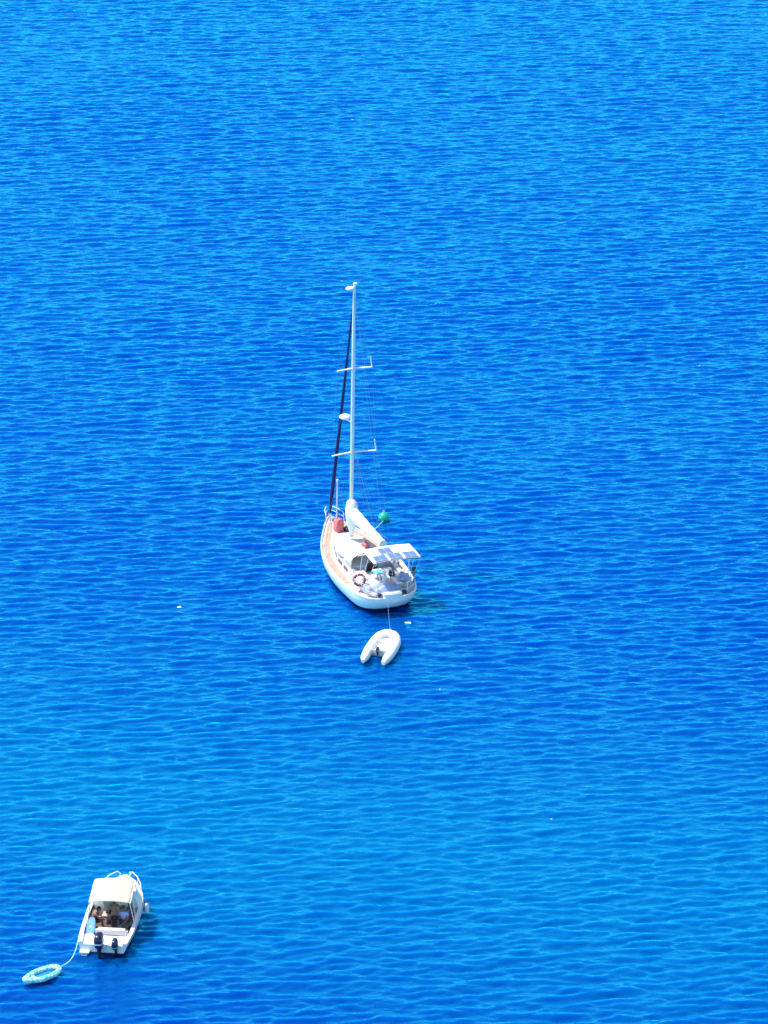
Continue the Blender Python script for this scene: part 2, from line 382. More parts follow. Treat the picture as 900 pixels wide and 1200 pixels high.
# mast
MY = 1.98; MX = .03; ZF = 1.68; ZT = 16.35; RAKE = 1.15 / 15
def mp(z, fy=0, fx=0): return (MX + fx + .001 * (z - ZF), MY + fy - RAKE * .62 * (z - ZF), z)
g = G(); g.tube([mp(z) for z in (ZF, 5, 9, 13, 15.2, ZT)], [.10, .10, .10, .095, .085, .07], 12); mast = g.obj('mast', 'alu', yacht)
def spr(z, ln):
    for s in (-1, 1):
        p = Vector(mp(z)); q = p + Vector((s * ln, -.28 * ln, .06))
        g = G(); g.tube([p + (q - p) * .04, q], [.075, .055], 8, flat=.6)
        g.obj('spreader', 'alu', mast)
        if s > 0:
            g = G(); g.tube([q - Vector((0, 0, .03)), q + Vector((-.09, .0, .62))], .038, 6); g.obj('shroud_sleeve', 'alu', mast)
spr(6.75, 1.22); spr(11.65, .95)
p = Vector(mp(8.6))
g = G(); g.tube([p + Vector((0, .05, -.12)), p + Vector((-.12, .32, -.1)), p + Vector((-.22, .5, -.06))], .04, 6)
g.obj('radar_bracket', 'alu', mast)
g = G(); g.sphere(p + Vector((-.25, .55, .06)), (.31, .31, .15), 20, 10); g.obj('radar_dome', 'gel', mast)
p = Vector(mp(ZT))
g = G(); g.sphere(p + Vector((-.22, .05, -.1)), (.24, .2, .12), 14, 8); g.tube([p + Vector((-.2, .05, -.12)), p + Vector((0, 0, -.14))], .04, 6); g.obj('masthead_camera', 'gel', mast)
g = G(); g.tube([p, p + Vector((.05, 0, .12))], .06, 8); g.box(p + Vector((.05, 0, .14)), (.2, .16, .14), .04); g.obj('masthead_light', 'gel', mast)
g = G(); g.tube([p + Vector((-.1, 0, .02)), p + Vector((-.5, .35, .2)), p + Vector((-.7, .45, .22))], .006, 5); g.box(p + Vector((-.55, .37, .25)), (.1, .14, .03), .008); g.obj('wind_vane', 'wire', mast)
# boom, sail cover
ga = Vector(mp(2.75, -.12)); ge = Vector((.50, -2.35, 2.62))
g = G(); g.tube([ga, ge], .075, 10); boom = g.obj('boom', 'alu', yacht)
rings = []
for i in range(17):
    t = i / 16; c = ga.lerp(ge, min(t * .97, 1)); hh = .46 * (1 - t) ** 1.2 + .30; ww = .27 - .07 * t
    wob = .03 * math.sin(i * 2.1)
    rings.append([(c.x + (ww + wob * .4) * math.cos(a), c.y + .02 * math.sin(3 * a + i), c.z + .02 + hh * .55 + (hh * .62 + wob) * math.sin(a)) for a in [2 * math.pi * k / 14 for k in range(14)]])
g = G(); g.loft(rings); cov = g.obj('sail_cover', 'canvas', boom)
g = G(); rings = []
for z, r_ in ((1.95, .11), (2.25, .20), (2.6, .31), (3.1, .36), (3.5, .35), (3.8, .28), (3.95, .13)):
    c = mp(z, -.08); rings.append([(c[0] + r_ * math.cos(a) * .92, c[1] + r_ * math.sin(a) * 1.2, z) for a in [2 * math.pi * k / 14 for k in range(14)]])
g.loft(rings); g.obj('mast_boot_cover', 'canvas', boom)
for t in (.25, .5, .75):
    c = ga.lerp(ge, t); g = G(); g.tube([c + Vector((-.2, 0, -.05)), c + Vector((-.19, 0, .25)), c + Vector((0, 0, .46 - .2 * t))], .012, 5); g.obj('cover_tie', 'grey', cov)
for s in (-1, 1):
    hi = Vector(mp(7.4)); g = G()
    for t in (.35, .65, .92):
        c = ga.lerp(ge, t); g.tube([hi, c + Vector((s * .14, 0, .1))], .004, 4)
    g.obj('lazy_jack', 'wire', boom)
g = G(); g.tube([ge + Vector((0, .25, 0)), (.1, -2.15, 1.5)], .02, 5); g.obj('mainsheet', 'rope', boom)
# furled headsail and stays
fa, fb = Vector((0, 5.72, 1.65)), Vector(mp(15.5, .12)); pts = [fa.lerp(fb, i / 14) - Vector((0, .0, .12 * math.sin(math.pi * i / 14))) for i in range(15)]
g = G(); g.tube(pts, [.05, .11, .10, .10, .095, .09, .09, .085, .08, .075, .07, .062, .055, .04, .02], 8); g.obj('furled_headsail', 'navy', yacht)
g = G(); g.tube([(0, 5.72, 1.45), (0, 5.72, 1.6), (0, 5.7, 1.68)], [.05, .11, .08], 10); g.obj('furling_drum', 'steel', yacht)
def wire(name, *ps, r=.0045):
    g = G(); g.tube(ps, r, 5); g.obj(name, 'wire', yacht)
for s in (-1, 1):
    lo, up = Vector(mp(6.75)) + Vector((s * 1.22, -.34, .06)), Vector(mp(11.65)) + Vector((s * .95, -.27, .06))
    wire('cap_shroud', (s * 1.5, 1.45, 1.25), lo, up, Vector(mp(15.9)))
    wire('lower_shroud', (s * 1.45, 1.75, 1.25), Vector(mp(6.7)))
    wire('intermediate_shroud', lo, Vector(mp(11.6)))
    wire('backstay', (s * .9, -5.1, 1.3), (.15 * s, -4.2, 4.4), Vector(mp(16.05)))
wire('halyard', (.25, 1.7, 1.7), (.28, 1.5, 9), Vector(mp(15.9, -.1)), r=.004)
wire('halyard', (-.12, 2.25, 1.7), (-.1, 1.7, 9), Vector(mp(15.0, .12)), r=.004)
# spinnaker pole standing on the foredeck
g = G(); g.tube([(.14, 4.95, 1.5), (.06, 4.5, 4.0)], .035, 7); g.tube([(.06, 4.5, 4.0), (.06, 4.5, 4.12)], .055, 7); g.obj('whisker_pole', 'alu', yacht)
wire('pole_guy', (.06, 4.5, 4.05), (.2, 2.5, 1.75)); wire('pole_guy', (.06, 4.5, 4.05), (-.55, 4.6, 1.45))
# pulpit, pushpit, stanchions, lifelines
for s in (-1, 1):
    g = G(); g.tube([(s * .5, 4.75, 1.42), (s * .5, 4.8, 1.98), (s * .36, 5.5, 2.0), (s * .14, 5.95, 2.0)], .022, 6); g.tube([(s * .25, 5.45, 1.48), (s * .34, 5.5, 1.98)], .018, 6); g.tube([(s * .46, 4.85, 1.75), (s * .3, 5.5, 1.78), (s * .1, 5.85, 1.8)], .016, 6); g.obj('pulpit', 'alu', yacht)
    g = G(); P = [(s * (yb(y) - .08), y, 1.75) for y in (-3.9, -4.4, -4.8, -5.15, -5.38)]
    g.tube(P, .02, 6); g.tube([(x, y, 1.42) for x, y, z in P], .016, 6)
    for x, y, z in (P[0], P[2], P[4]): g.tube([(x, y, 1.08), (x, y, z)], .018, 6)
    g.obj('pushpit', 'steel', yacht)
    ys = (-3.9, -2.6, -1.3, 0, 1.3, 2.6, 3.8, 4.78)
    for y in ys[1:-1]:
        g = G(); g.tube([(s * (yb(y) - .08), y, ysh(y)), (s * (yb(y) - .08), y, ysh(y) + .62)], .014, 6); g.obj('stanchion', 'steel', yacht)
    for h in (.33, .62):
        g = G(); g.tube([(s * (yb(y) - .08), y, ysh(y) + h) for y in ys], .007, 5); g.obj('lifeline', 'wire', yacht)

# things carried by the yacht
def on_yacht(name, label, cat, x, y, z, rz=0, group=None): return thing(name, label, cat, yw(x, y, z), YR + rz, group)
o = on_yacht('canvas_cover', 'white domed oval cover lying on the port side of the yacht cabin roof', 'cover', -.72, .30, dz(1, .3) + .495)
rings = [[(.50 * r_ * math.copysign(abs(math.cos(a))**.85, math.cos(a)), .86 * r_ * math.copysign(abs(math.sin(a))**.85, math.sin(a)), z) for a in [2 * math.pi * k / 28 for k in range(28)]] for r_, z in ((.98, 0), (1.0, .08), (.97, .17), (.88, .25), (.7, .31), (.4, .345), (.1, .355))]
g = G(); g.loft(rings); cv = g.obj('cover_cloth', 'canvas', o)
g = G(); g.tube([(.515 * math.copysign(abs(math.cos(a))**.85, math.cos(a)), .88 * math.copysign(abs(math.sin(a))**.85, math.sin(a)), .03) for a in [2 * math.pi * k / 28 for k in range(28)]], .03, 6, True); g.obj('cover_edge', 'grey', o)
def bag(nm, label, cat, x, y, z, d, m, rz=0):
    o = on_yacht(nm, label, cat, x, y, z, rz)
    rings = []
    for i, (r_, zz) in enumerate(((.85, 0), (1, .12), (1.02, .5), (.95, .85), (.7, 1.0), (.2, 1.02))):
        rings.append([(d[0] * .5 * r_ * math.copysign(abs(math.cos(a))**.45, math.cos(a)) * (1 + .05 * math.sin(3 * a + i)), d[1] * .5 * r_ * math.copysign(abs(math.sin(a))**.45, math.sin(a)), d[2] * zz + .02 * math.sin(2 * a + i)) for a in [2 * math.pi * k / 20 for k in range(20)]])
    g = G(); g.loft(rings); g.obj('bag_body', m, o)
    g = G(); g.tube([(-d[0] * .2, 0, d[2]), (-d[0] * .12, 0, d[2] + .1), (d[0] * .12, 0, d[2] + .1), (d[0] * .2, 0, d[2])], .015, 5); g.obj('bag_handle', 'dark', o)
    return o
bag('sail_bag', 'faded red sail bag standing on the yacht foredeck behind the bow rail', 'bag', -.05, 3.95, dz(0, 3.95), (.50, .44, .72), 'red', .2)
bag('kit_bag', 'small dark bag beside the red sail bag on the yacht foredeck', 'bag', .36, 3.72, dz(.3, 3.7) + .03, (.30, .34, .25), 'dark', .4)
bag('deck_cushion', 'small red bundle on the yacht cabin roof below the boom', 'bundle', .46, .75, dz(.5, .7) + .46, (.34, .42, .22), 'red', .3)
bag('seat_bag', 'black bag on the yacht cockpit seat under the solar panels', 'bag', .62, -3.25, 1.35, (.34, .36, .26), 'black', -.3)
o = on_yacht('life_ring', 'maroon life ring with white centre on the yacht port stern rail', 'life ring', -1.33, -3.85, 1.62, .25)
g = G(); g.torus((0, 0, 0), (-.55, -.6, .6), .29, .07, 30, 10); ring = g.obj('ring_tube', 'maroon', o)
ax = Vector((-.55, -.6, .6)).normalized(); u = ax.orthogonal().normalized(); w = ax.cross(u)
g = G(); cc = [(ax * t * .03) for t in (-1, 1)]
g.loft([[c + (u * math.cos(a) + w * math.sin(a)) * .2 for a in [2 * math.pi * k / 20 for k in range(20)]] for c in cc]); g.obj('rope_bag', 'canvas', o)
for k in range(4):
    a = k * math.pi / 2 + .5; g = G(); g.torus((u * math.cos(a) + w * math.sin(a)) * .29, -u * math.sin(a) + w * math.cos(a), .05, .028, 14, 6); g.obj('ring_band', 'gel', ring)
o = G()
rows = []
for i in range(9):
    t = i / 8; rows.append([(-.26 + .52 * j / 8 + .04 * math.sin(i), -.34 + .68 * t + .03 * math.sin(j), .02 + .012 * math.sin(j * 1.7 + i * 1.3) - (.14 * max(0, t - .8) * 5 if t > .8 else 0)) for j in range(9)])
o.loft(rows, ring=False); o = o.obj('towel', 'teal', None, 60, yw(-.05, -3.0, 1.585), YR + .35); md = o.modifiers.new('thick', 'SOLIDIFY'); md.thickness = .012
tag(o, 'teal towel spread on the yacht cockpit table', 'towel')
def outboard(parent, sc=1.0, cowl='outb', band='gel'):
    g = G(); g.loft([[(.17 * sc * r_ * math.copysign(abs(math.cos(a))**.6, math.cos(a)), (-.04 + .27 * r_ * math.copysign(abs(math.sin(a))**.6, math.sin(a)) + dy) * sc, z * sc) for a in [2 * math.pi * k / 20 for k in range(20)]] for r_, z, dy in ((.7, .02, 0), (.95, .1, 0), (1, .28, 0), (.95, .42, .0), (.75, .52, .02), (.3, .56, .03))])
    c = g.obj('cowling', cowl, parent)
    g = G(); g.loft([[(.172 * sc * r_ * math.copysign(abs(math.cos(a))**.6, math.cos(a)), (-.04 + .273 * r_ * math.copysign(abs(math.sin(a))**.6, math.sin(a))) * sc, z * sc) for a in [2 * math.pi * k / 20 for k in range(20)]] for r_, z in ((1, .20), (1.005, .27))], cap=False); g.obj('cowling_stripe', band, c)
    g = G(); g.loft([[(w * sc * math.cos(a), (dy + l * math.sin(a)) * sc, z * sc) for a in [2 * math.pi * k / 12 for k in range(12)]] for w, l, z, dy in ((.1, .16, .05, 0), (.07, .12, -.3, -.02), (.05, .1, -.62, -.03), (.06, .24, -.66, -.1), (.03, .1, -.9, -.05))])
    g.tube([(0, .15 * sc, -.72 * sc), (0, -.3 * sc, -.72 * sc)], [.03 * sc, .05 * sc], 8); g.obj('drive_leg', 'black', parent)
    g = G(); g.box((0, .2 * sc, -.05 * sc), (.2 * sc, .14 * sc, .3 * sc), .02); g.obj('clamp_bracket', 'grey', parent)
def heap(nm, label, cat, x, y, z, d, m, rz, sd):
    rh = random.Random(sd); rows = []; n = 14; ph = [rh.uniform(0, 6.28) for _ in range(6)]
    for i in range(n + 1):
        row = []
        for j in range(n + 1):
            a, b = -1 + 2 * j / n, -1 + 2 * i / n; k = 1 - max(abs(a), abs(b))**3 * .25 * abs(a * b)
            e = max(0, 1 - max(abs(a), abs(b))**4)
            row.append((d[0] * a * k * (1 + .08 * math.sin(3 * b + ph[0])), d[1] * b * k * (1 + .08 * math.sin(2.5 * a + ph[1])), d[2] * e * (.55 + .25 * math.sin(4.5 * a + 2 * b + ph[2]) + .2 * math.sin(7 * b - 3 * a + ph[3])) + .01))
        rows.append(row)
    g = G(); g.loft(rows, ring=False); o = g.obj(nm, m, None, 60, yw(x, y, z), YR + rz)
    md = o.modifiers.new('thick', 'SOLIDIFY'); md.thickness = .012
    return tag(o, label, cat)
heap('shade_cloth_aft', 'crumpled cloth on the yacht aft deck, grey-blue in place of canopy shade', 'cover', -.12, -4.62, 1.13, (.95, .42, .42), 'stern_shade', 0, 3)  # added cloth, its colour imitates the canopy's shade on the stern
heap('shade_cloth_starboard', 'cloth bundle on the starboard quarter of the yacht stern, grey-blue in place of shade', 'cloth', 1.05, -4.0, 1.42, (.34, .50, .34), 'stern_shade', .2, 8)  # second added cloth, shade of the starboard quarter put into its colour
heap('crumpled_clothes', 'crumpled white clothes on the yacht port cockpit seat', 'clothes', -.78, -3.1, 1.33, (.22, .36, .18), 'canvas', .3, 5)
for i_, (jx, jy) in enumerate(((1.50, -1.1), (1.52, -1.45))):
    o = on_yacht('jerry_can', ('dark jerry can lashed to the yacht starboard rail, nearer the bow' , 'dark jerry can lashed to the yacht starboard rail, nearer the stern')[i_], 'jerry can', jx, jy, dz(1.5, jy) + .21, 0, 'jerry cans on the starboard side deck')
    g = G(); g.box((0, 0, 0), (.17, .32, .40), .04); g.obj('can_body', 'grey', o)
    g = G(); g.tube([(0, -.1, .19), (0, -.08, .26), (0, .08, .26), (0, .1, .19)], .02, 6); g.obj('can_handle', 'grey', o)
    g = G(); g.tube([(0, .13, .19), (0, .14, .25)], .03, 8); g.obj('can_cap', 'black', o)
o = on_yacht('outboard_motor', 'small black outboard motor stowed on the yacht starboard stern rail', 'outboard motor', 1.52, -4.3, 1.78, -.6); outboard(o, .62, 'black', 'grey')

# ------------------------------------------------------------------ buoy
bx, by = -.02, 199.9
o = thing('mooring_buoy', 'round green mooring buoy floating behind the sailing yacht', 'buoy', (bx, by, .14), 0)
g = G(); g.sphere((0, 0, 0), .30, 28, 18); bb = g.obj('float_ball', 'buoy', o)
g = G(); g.torus((0, 0, .0), (.2, .1, 1), .302, .018, 30, 6); g.obj('seam_band', 'buoy', bb)
g = G(); g.tube([(0, 0, .27), (0, 0, .34)], .05, 8); g.torus((0, 0, .38), (0, 1, 0), .06, .015, 16, 6); g.obj('lifting_eye', 'steel', o)
g = G(); g.tube([(bx - .02, by - .29, .05), (bx - .3, by - 1.0, wz(bx - .3, by - 1) + .05), (bx - .6, by - 1.7, wz(bx - .6, by - 1.7) + .04), (bx - 1.0, by - 2.2, wz(bx - 1, by - 2.2) - .02)], .022, 6)
tag(g.obj('mooring_pickup_line', 'rope'), 'pale pick-up line floating from the green buoy toward the yacht', 'rope')

# ------------------------------------------------------------------ dinghy
DC = (-.09, 182.6, 0); DR = R(-15); dw = place(DC, DR)
din = thing('inflatable_dinghy', 'white inflatable dinghy towed close behind the sailing yacht', 'dinghy', DC, DR); din.scale = (.93, .92, 1.0)
path = []
for s in (1, -1):
    seg = [(s * .58, -2.0), (s * .61, -1.55), (s * .64, -.9), (s * .65, -.3), (s * .64, .3), (s * .60, .8), (s * .48, 1.2), (s * .28, 1.45)]
    path += seg if s == 1 else seg[::-1]
    if s == 1: path.append((0, 1.54))
pts = [(x, y, .26 + .14 * max(0, (y - .2) / 1.3)**2) for x, y in path]
rr = [.10, .22, .26, .265, .265, .265, .26, .25, .25, .25, .26, .265, .265, .265, .26, .22, .10]
g = G(); g.tube(pts, rr, 14, flat=1.0); tub = g.obj('inflatable_tube', 'rubber', din, 60)
for s in (1, -1):
    g = G(); g.tube([(s * (x + .215), y, .26 + .14 * max(0, (y - .2) / 1.3)**2 - .03) for x, y in ((.62, -1.4), (.64, -.9), (.65, -.3), (.64, .3), (.62, .7))], .03, 6); g.obj('rubbing_strake', 'rubberg', tub)
    g = G(); g.tube([(s * x, y, .47) for x, y in ((.60, -.8), (.62, -.4), (.62, .1))] , .018, 6); g.obj('grab_line', 'rubberg', tub)
for k in (3, 5, 11, 13):
    g = G(); g.torus(pts[k], Vector(pts[k + 1]) - Vector(pts[k - 1]), .262, .009, 24, 5); g.obj('seam_band', 'rubberg', tub)
g = G(); rows = []
for i in range(9):
    y = -.75 + 2.0 * i / 8; w = interp(y, [(-.75, .46), (.3, .46), (.8, .38), (1.2, .2)])
    rows.append([(w * t, y, .27 - .04 * (1 - t * t) + .05 * max(0, y)) for t in (-1, -.5, 0, .5, 1)])
g.loft(rows, ring=False); fl = g.obj('floor', 'rubber', din); md = fl.modifiers.new('thick', 'SOLIDIFY'); md.thickness = .05
g = G(); g.box((0, -.76, .26), (.84, .05, .34), .015); g.obj('transom', 'rubberg', din)
g = G(); g.box((.16, .0, .37), (.50, .95, .20), .07); g.obj('seat_bag', 'rubber', din)
g = G(); g.box((.05, .55, .42), (.86, .22, .04), .015); g.obj('seat', 'rubber', din)
og = bpy.data.objects.new('small_outboard', None); COL.objects.link(og); og.parent = din; og.location = (-.02, -.92, .38)
outboard(og, .55, 'black', 'grey')
a = Vector(yw(-.3, -5.48, .95)); b = Vector(dw(0, 1.72, .42))
g = G(); g.tube([a.lerp(b, i / 8) - Vector((0, 0, .35 * math.sin(math.pi * i / 8))) for i in range(9)], .007, 6)
tag(g.obj('tow_line', 'rope2'), 'thin tow line from the yacht stern down to the white dinghy bow', 'rope')

# ------------------------------------------------------------------ motorboat
BC = (-12.17, 153.95, 0); BR = R(-7.2); bw = place(BC, BR)
boat = thing('motorboat', 'small white motorboat with cream canopy and people aboard, at anchor near the bottom left', 'motorboat', BC, BR)
MB_ = [(-2.8, 1.10), (-1.5, 1.2), (0, 1.22), (1.1, 1.12), (1.9, .86), (2.5, .48), (2.85, .08)]
def mb(y): return interp(y, MB_)
def msh(y): return .62 + .36 * max(0, (y + 2.0) / 4.85)**1.3
ms = [-2.8 + .3 * i for i in range(17)] + [2.2, 2.4, 2.55, 2.7, 2.8, 2.85]
g = G(); rings = []
for y in ms:
    r0 = hull_ring(y, mb(y), msh(y), 1.0 * max(0, (y - 1) / 1.85)**1.4 if y > 1 else 0, -.35, 8, .16, .5)
    n = len(r0) // 2; wi = max(mb(y) - .17, .02); zi = msh(y) + .01
    fl = .17 if -1.78 < y < .5 else (msh(y) - .02 if y > 0 else .50)
    inner = [(wi, y, zi), (wi * .96, y, fl), (wi * .4, y, fl), (-wi * .4, y, fl), (-wi * .96, y, fl), (-wi, y, zi)]
    rings.append(r0 + inner)
# order: port gunwale down to keel, up to starboard gunwale, inner skin back to port
g.loft(rings); mh = g.obj('hull', 'gel', boat, 35)
g = G(); rings = []
for y in ms[:-2]:
    zs = msh(y); half = []
    for k in range(5):
        z = .13 - .48 * k / 4; f = (zs - z) / (zs + .35); half.append((mb(y) * (1 - .16 * f - .5 * f**3) + .008, y - (1.0 * max(0, (y - 1) / 1.85)**1.4 if y > 1 else 0) * f - (.006 if y < -2.79 else 0), z))
    rings.append([(-x, yy, z) for x, yy, z in half] + [(x, yy, z) for x, yy, z in half[::-1]])
g.loft(rings, ring=False); g.add(rings[0], [tuple(range(len(rings[0])))]); g.obj('bottom_paint', 'navy', mh)
g = G(); g.loft([[(w * .94 * t, y, .178) for t in (-1, 0, 1)] for y, w in ((-1.7, .98), (-.5, 1.0), (.85, .95))], ring=False); g.obj('cockpit_floor', 'brown', boat)
for s in (-1, 1):
    g = G(); g.tube([(s * (mb(y) + .01), y, msh(y) - .09) for y in ms[:-1]], .03, 6); g.obj('rub_rail', 'lgrey', mh)
    g = G(); g.loft([[(s * (mb(y) - .185), y, z) for z in (.22, msh(y) - .06)] for y in (-1.6, -1, -.4, .2, .8)], ring=False); g.obj('side_lining', 'brown', boat)
# stern bench with backrest, motor well deck
g = G(); g.box((.18, -1.66, .40), (1.36, .34, .42), .05); bn = g.obj('stern_bench', 'gel', boat)
g = G(); g.box((.18, -1.88, .66), (1.36, .13, .26), .05); g.obj('bench_backrest', 'deck', bn)
g = G(); g.box((.18, -1.62, .635), (1.26, .3, .07), .03); g.obj('bench_cushion', 'lgrey', bn)
for s in (-1,):
    g = G(); g.box((s * .80, -2.84, .16), (.46, .34, .10), .04); sw = g.obj('swim_platform', 'gel', boat)
    g = G(); g.tube([(s * .80 - .12, -2.98, .20), (s * .80 - .12, -3.02, -.25)], .018, 6); g.tube([(s * .80 + .12, -2.98, .20), (s * .80 + .12, -3.02, -.25)], .018, 6)
    g.tube([(s * .80 - .12, -3.02, .05), (s * .80 + .12, -3.02, .05)], .018, 6); g.obj('swim_ladder', 'steel', sw)
# cuddy cabin and foredeck
def cw(y): return interp(y, [(.30, 1.05), (1.0, 1.0), (1.5, .84), (2.0, .58), (2.45, .22)])
def ch(y): return interp(y, [(.30, .62), (.9, .58), (1.5, .38), (2.1, .16), (2.45, .03)])
g = G(); rings = []
for i in range(12):
    y = .30 + 2.15 * i / 11; w, h = cw(y), ch(y); z = msh(y) - .03
    prof = [(1, 0), (.95, .6), (.85, .92), (.5, 1.04), (.2, 1.08)]
    rings.append([(-w * a, y, z + h * c) for a, c in prof] + [(w * a, y, z + h * c) for a, c in prof[::-1]])
g.loft(rings); cab = g.obj('cuddy_cabin', 'gel', boat)
g = G(); g.box((0, 1.75, msh(1.75) + .33), (.45, .42, .05), .02, rx=R(-14)); g.obj('cabin_hatch', 'glass', cab)
g = G(); g.box((-.50, .27, .75), (.8, .05, 1.05), .02); g.obj('bulkhead', 'gel', boat)
g = G(); g.box((.42, .20, .62), (.62, .2, .75), .04); cs = g.obj('helm_console', 'gel', boat)
g = G(); g.torus((.42, .06, .85), (0, 1, .5), .16, .015, 20, 6); g.obj('helm_wheel', 'black', cs)
g = G(); rows = []
for i in range(9):
    t = -1 + i / 4; rows.append([(.82 * t, .62 + .2 * (1 - t * t), 1.40), (.74 * t, .42 + .16 * (1 - t * t), 1.70)])
g.loft(rows, ring=False); ws = g.obj('windscreen', 'glass', boat); md = ws.modifiers.new('thick', 'SOLIDIFY'); md.thickness = .012
# helm seat
g = G(); g.box((-.28, -.15, .55), (.46, .46, .14), .05); g.box((-.28, .08, .85), (.46, .12, .56), .05); g.tube([(-.28, -.12, .18), (-.28, -.12, .5)], .06, 8); hs = g.obj('helm_seat', 'beige', boat)
g = G(); g.box((-.20, -.1, .67), (.3, .2, .09), .03); g.obj('seat_pad', 'black', hs)
# canopy
CY0, CY1, CX, CW = -1.38, .72, .0, .91
def cz(x, y): return 1.90 + .08 * (1 - ((x - CX) / CW)**2) - .05 * max(0, (y - .2) / .58)**2 - .03 * max(0, (-y - .9) / .48)**2
g = G(); rows = []
for i in range(15):
    y = CY0 + (CY1 - CY0) * i / 14; rows.append([(CX + CW * t, y, cz(CX + CW * t, y) + .012 * math.sin(9 * t) * math.sin(i * .9)) for t in [-1 + j / 7 for j in range(15)]])
g.loft(rows, ring=False); can = g.obj('canopy', 'cream', boat); md = can.modifiers.new('thick', 'SOLIDIFY'); md.thickness = .02
g = G()
for s in (-1, 1):
    g.tube([(CX + s * CW, y, cz(CX + CW, y) - .03) for y in [CY0 + (CY1 - CY0) * i / 8 for i in range(9)]], .04, 6)
g.tube([(CX + CW * t, CY1 + .01, cz(CX + CW * t, CY1) - .02) for t in [-1 + j / 6 for j in range(13)]], .04, 6)
g.obj('canopy_edge', 'canvas', can)
for y, yf in ((CY0 + .06, -1.2), (-.3, -.9), (CY1 - .06, .6)):
    for s in (-1, 1):
        g = G(); g.tube([(CX * .3 + s * 1.08, yf, msh(yf)), (CX + s * CW * .97, y, cz(CX + CW, y) - .02)], .02, 6); g.obj('canopy_pole', 'alu', can)
can.rotation_euler = (0, 0, R(4))
# bow rails
for s in (-1, 1):
    g = G(); g.tube([(s * .98, 1.1, msh(1.1)), (s * 1.0, 1.25, 1.08), (s * .90, 1.75, 1.18), (s * .62, 2.35, 1.22), (s * .34, 2.72, 1.22), (s * .22, 2.72, 1.12), (s * .22, 2.62, msh(2.6))], .024, 7)
    g.tube([(s * .68, 2.15, msh(2.15)), (s * .70, 2.2, 1.2)], .018, 6); g.obj('bow_rail', 'alu', boat)
g = G(); g.box((.05, 2.5, 1.06), (.22, .3, .14), .04); g.obj('anchor_roller', 'gel', boat)
g = G(); g.tube([(.62, .9, 1.2), (.62, .9, 2.15)], .018, 6); g.box((.62, .9, 2.17), (.1, .1, .1), .02); g.obj('light_pole', 'alu', boat)
# motors
def motor(name, label, x, y, z, sc, cowl, band, tilt=0, cat='outboard motor'):
    o = bpy.data.objects.new(name, None); COL.objects.link(o); o.parent = boat; o.location = (x, y, z); o.rotation_euler = (tilt, 0, 0); o['label'] = label
    outboard(o, sc, cowl, band); return o
motor('outboard_motor', 'large navy outboard with pale stripe', -.10, -3.02, .54, 1.2, 'outb', 'lgrey')
motor('auxiliary_outboard', 'small dark auxiliary outboard', .62, -2.95, .52, .85, 'outb', 'grey', R(18))
o = thing('boat_fender', 'white fender hanging on the starboard side of the motorboat', 'fender', bw(1.33, .9, .42), BR)
g = G(); g.tube([(0, 0, -.26), (0, 0, -.22), (0, 0, -.1), (0, 0, .1), (0, 0, .22), (0, 0, .26)], [.03, .08, .1, .1, .08, .03], 12); g.obj('fender_body', 'rubber', o)
g = G(); g.tube([(0, 0, .26), (-.05, 0, .40), (-.16, 0, .46)], .012, 5); g.obj('fender_line', 'rope', o)
# blue bodyboard in the port walkway
g = G(); ol = [(.20 * math.copysign(abs(math.cos(a))**.7, math.cos(a)) * (1 - .12 * math.sin(a)), .46 * math.copysign(abs(math.sin(a))**.8, math.sin(a))) for a in [2 * math.pi * k / 26 for k in range(26)]]
o = thing('bodyboard', 'bright blue bodyboard leaning inside the port side of the motorboat', 'bodyboard', bw(-.72, -1.66, .74), BR)
o.rotation_euler = (R(38), R(-6), BR - .05)
g.prism(ol, 0, .07, .02); g.obj('board_deck', 'bluefoam', o)
g = G(); g.prism([(x * .9, y * .16 - .42) for x, y in ol], .072, .08); g.obj('board_tail_pad', 'gel', o)
g = G(); g.prism([(x * .16, y * .1 - .02) for x, y in ol], .072, .08); g.obj('leash_plug', 'gel', o)
for nm, lb, x, y in (('beach_bag', 'white bag on the motorboat floor behind the stern bench, near the dark shorts', .48, -1.25), ('cool_box', 'small white cool box on the motorboat floor by the starboard side', .78, -1.42)):
    o = thing(nm, lb, 'bag' if 'bag' in nm else 'cool box', bw(x, y, .18), BR)
    if 'bag' in nm:
        g = G(); g.loft([[(.15 * r_ * math.cos(a), .11 * r_ * math.sin(a), z) for a in [2 * math.pi * k / 16 for k in range(16)]] for r_, z in ((.9, 0), (1.05, .12), (.95, .3), (.6, .36))]); g.obj('bag_body', 'canvas', o)
        g = G(); g.tube([(-.08, 0, .34), (-.05, 0, .46), (.05, 0, .46), (.08, 0, .34)], .012, 5); g.obj('bag_handle', 'rope', o)
    else:
        g = G(); g.box((0, 0, .13), (.2, .28, .26), .02); g.obj('box_body', 'gel', o)
        g = G(); g.box((0, 0, .285), (.22, .3, .05), .015); g.obj('box_lid', 'gel', o)

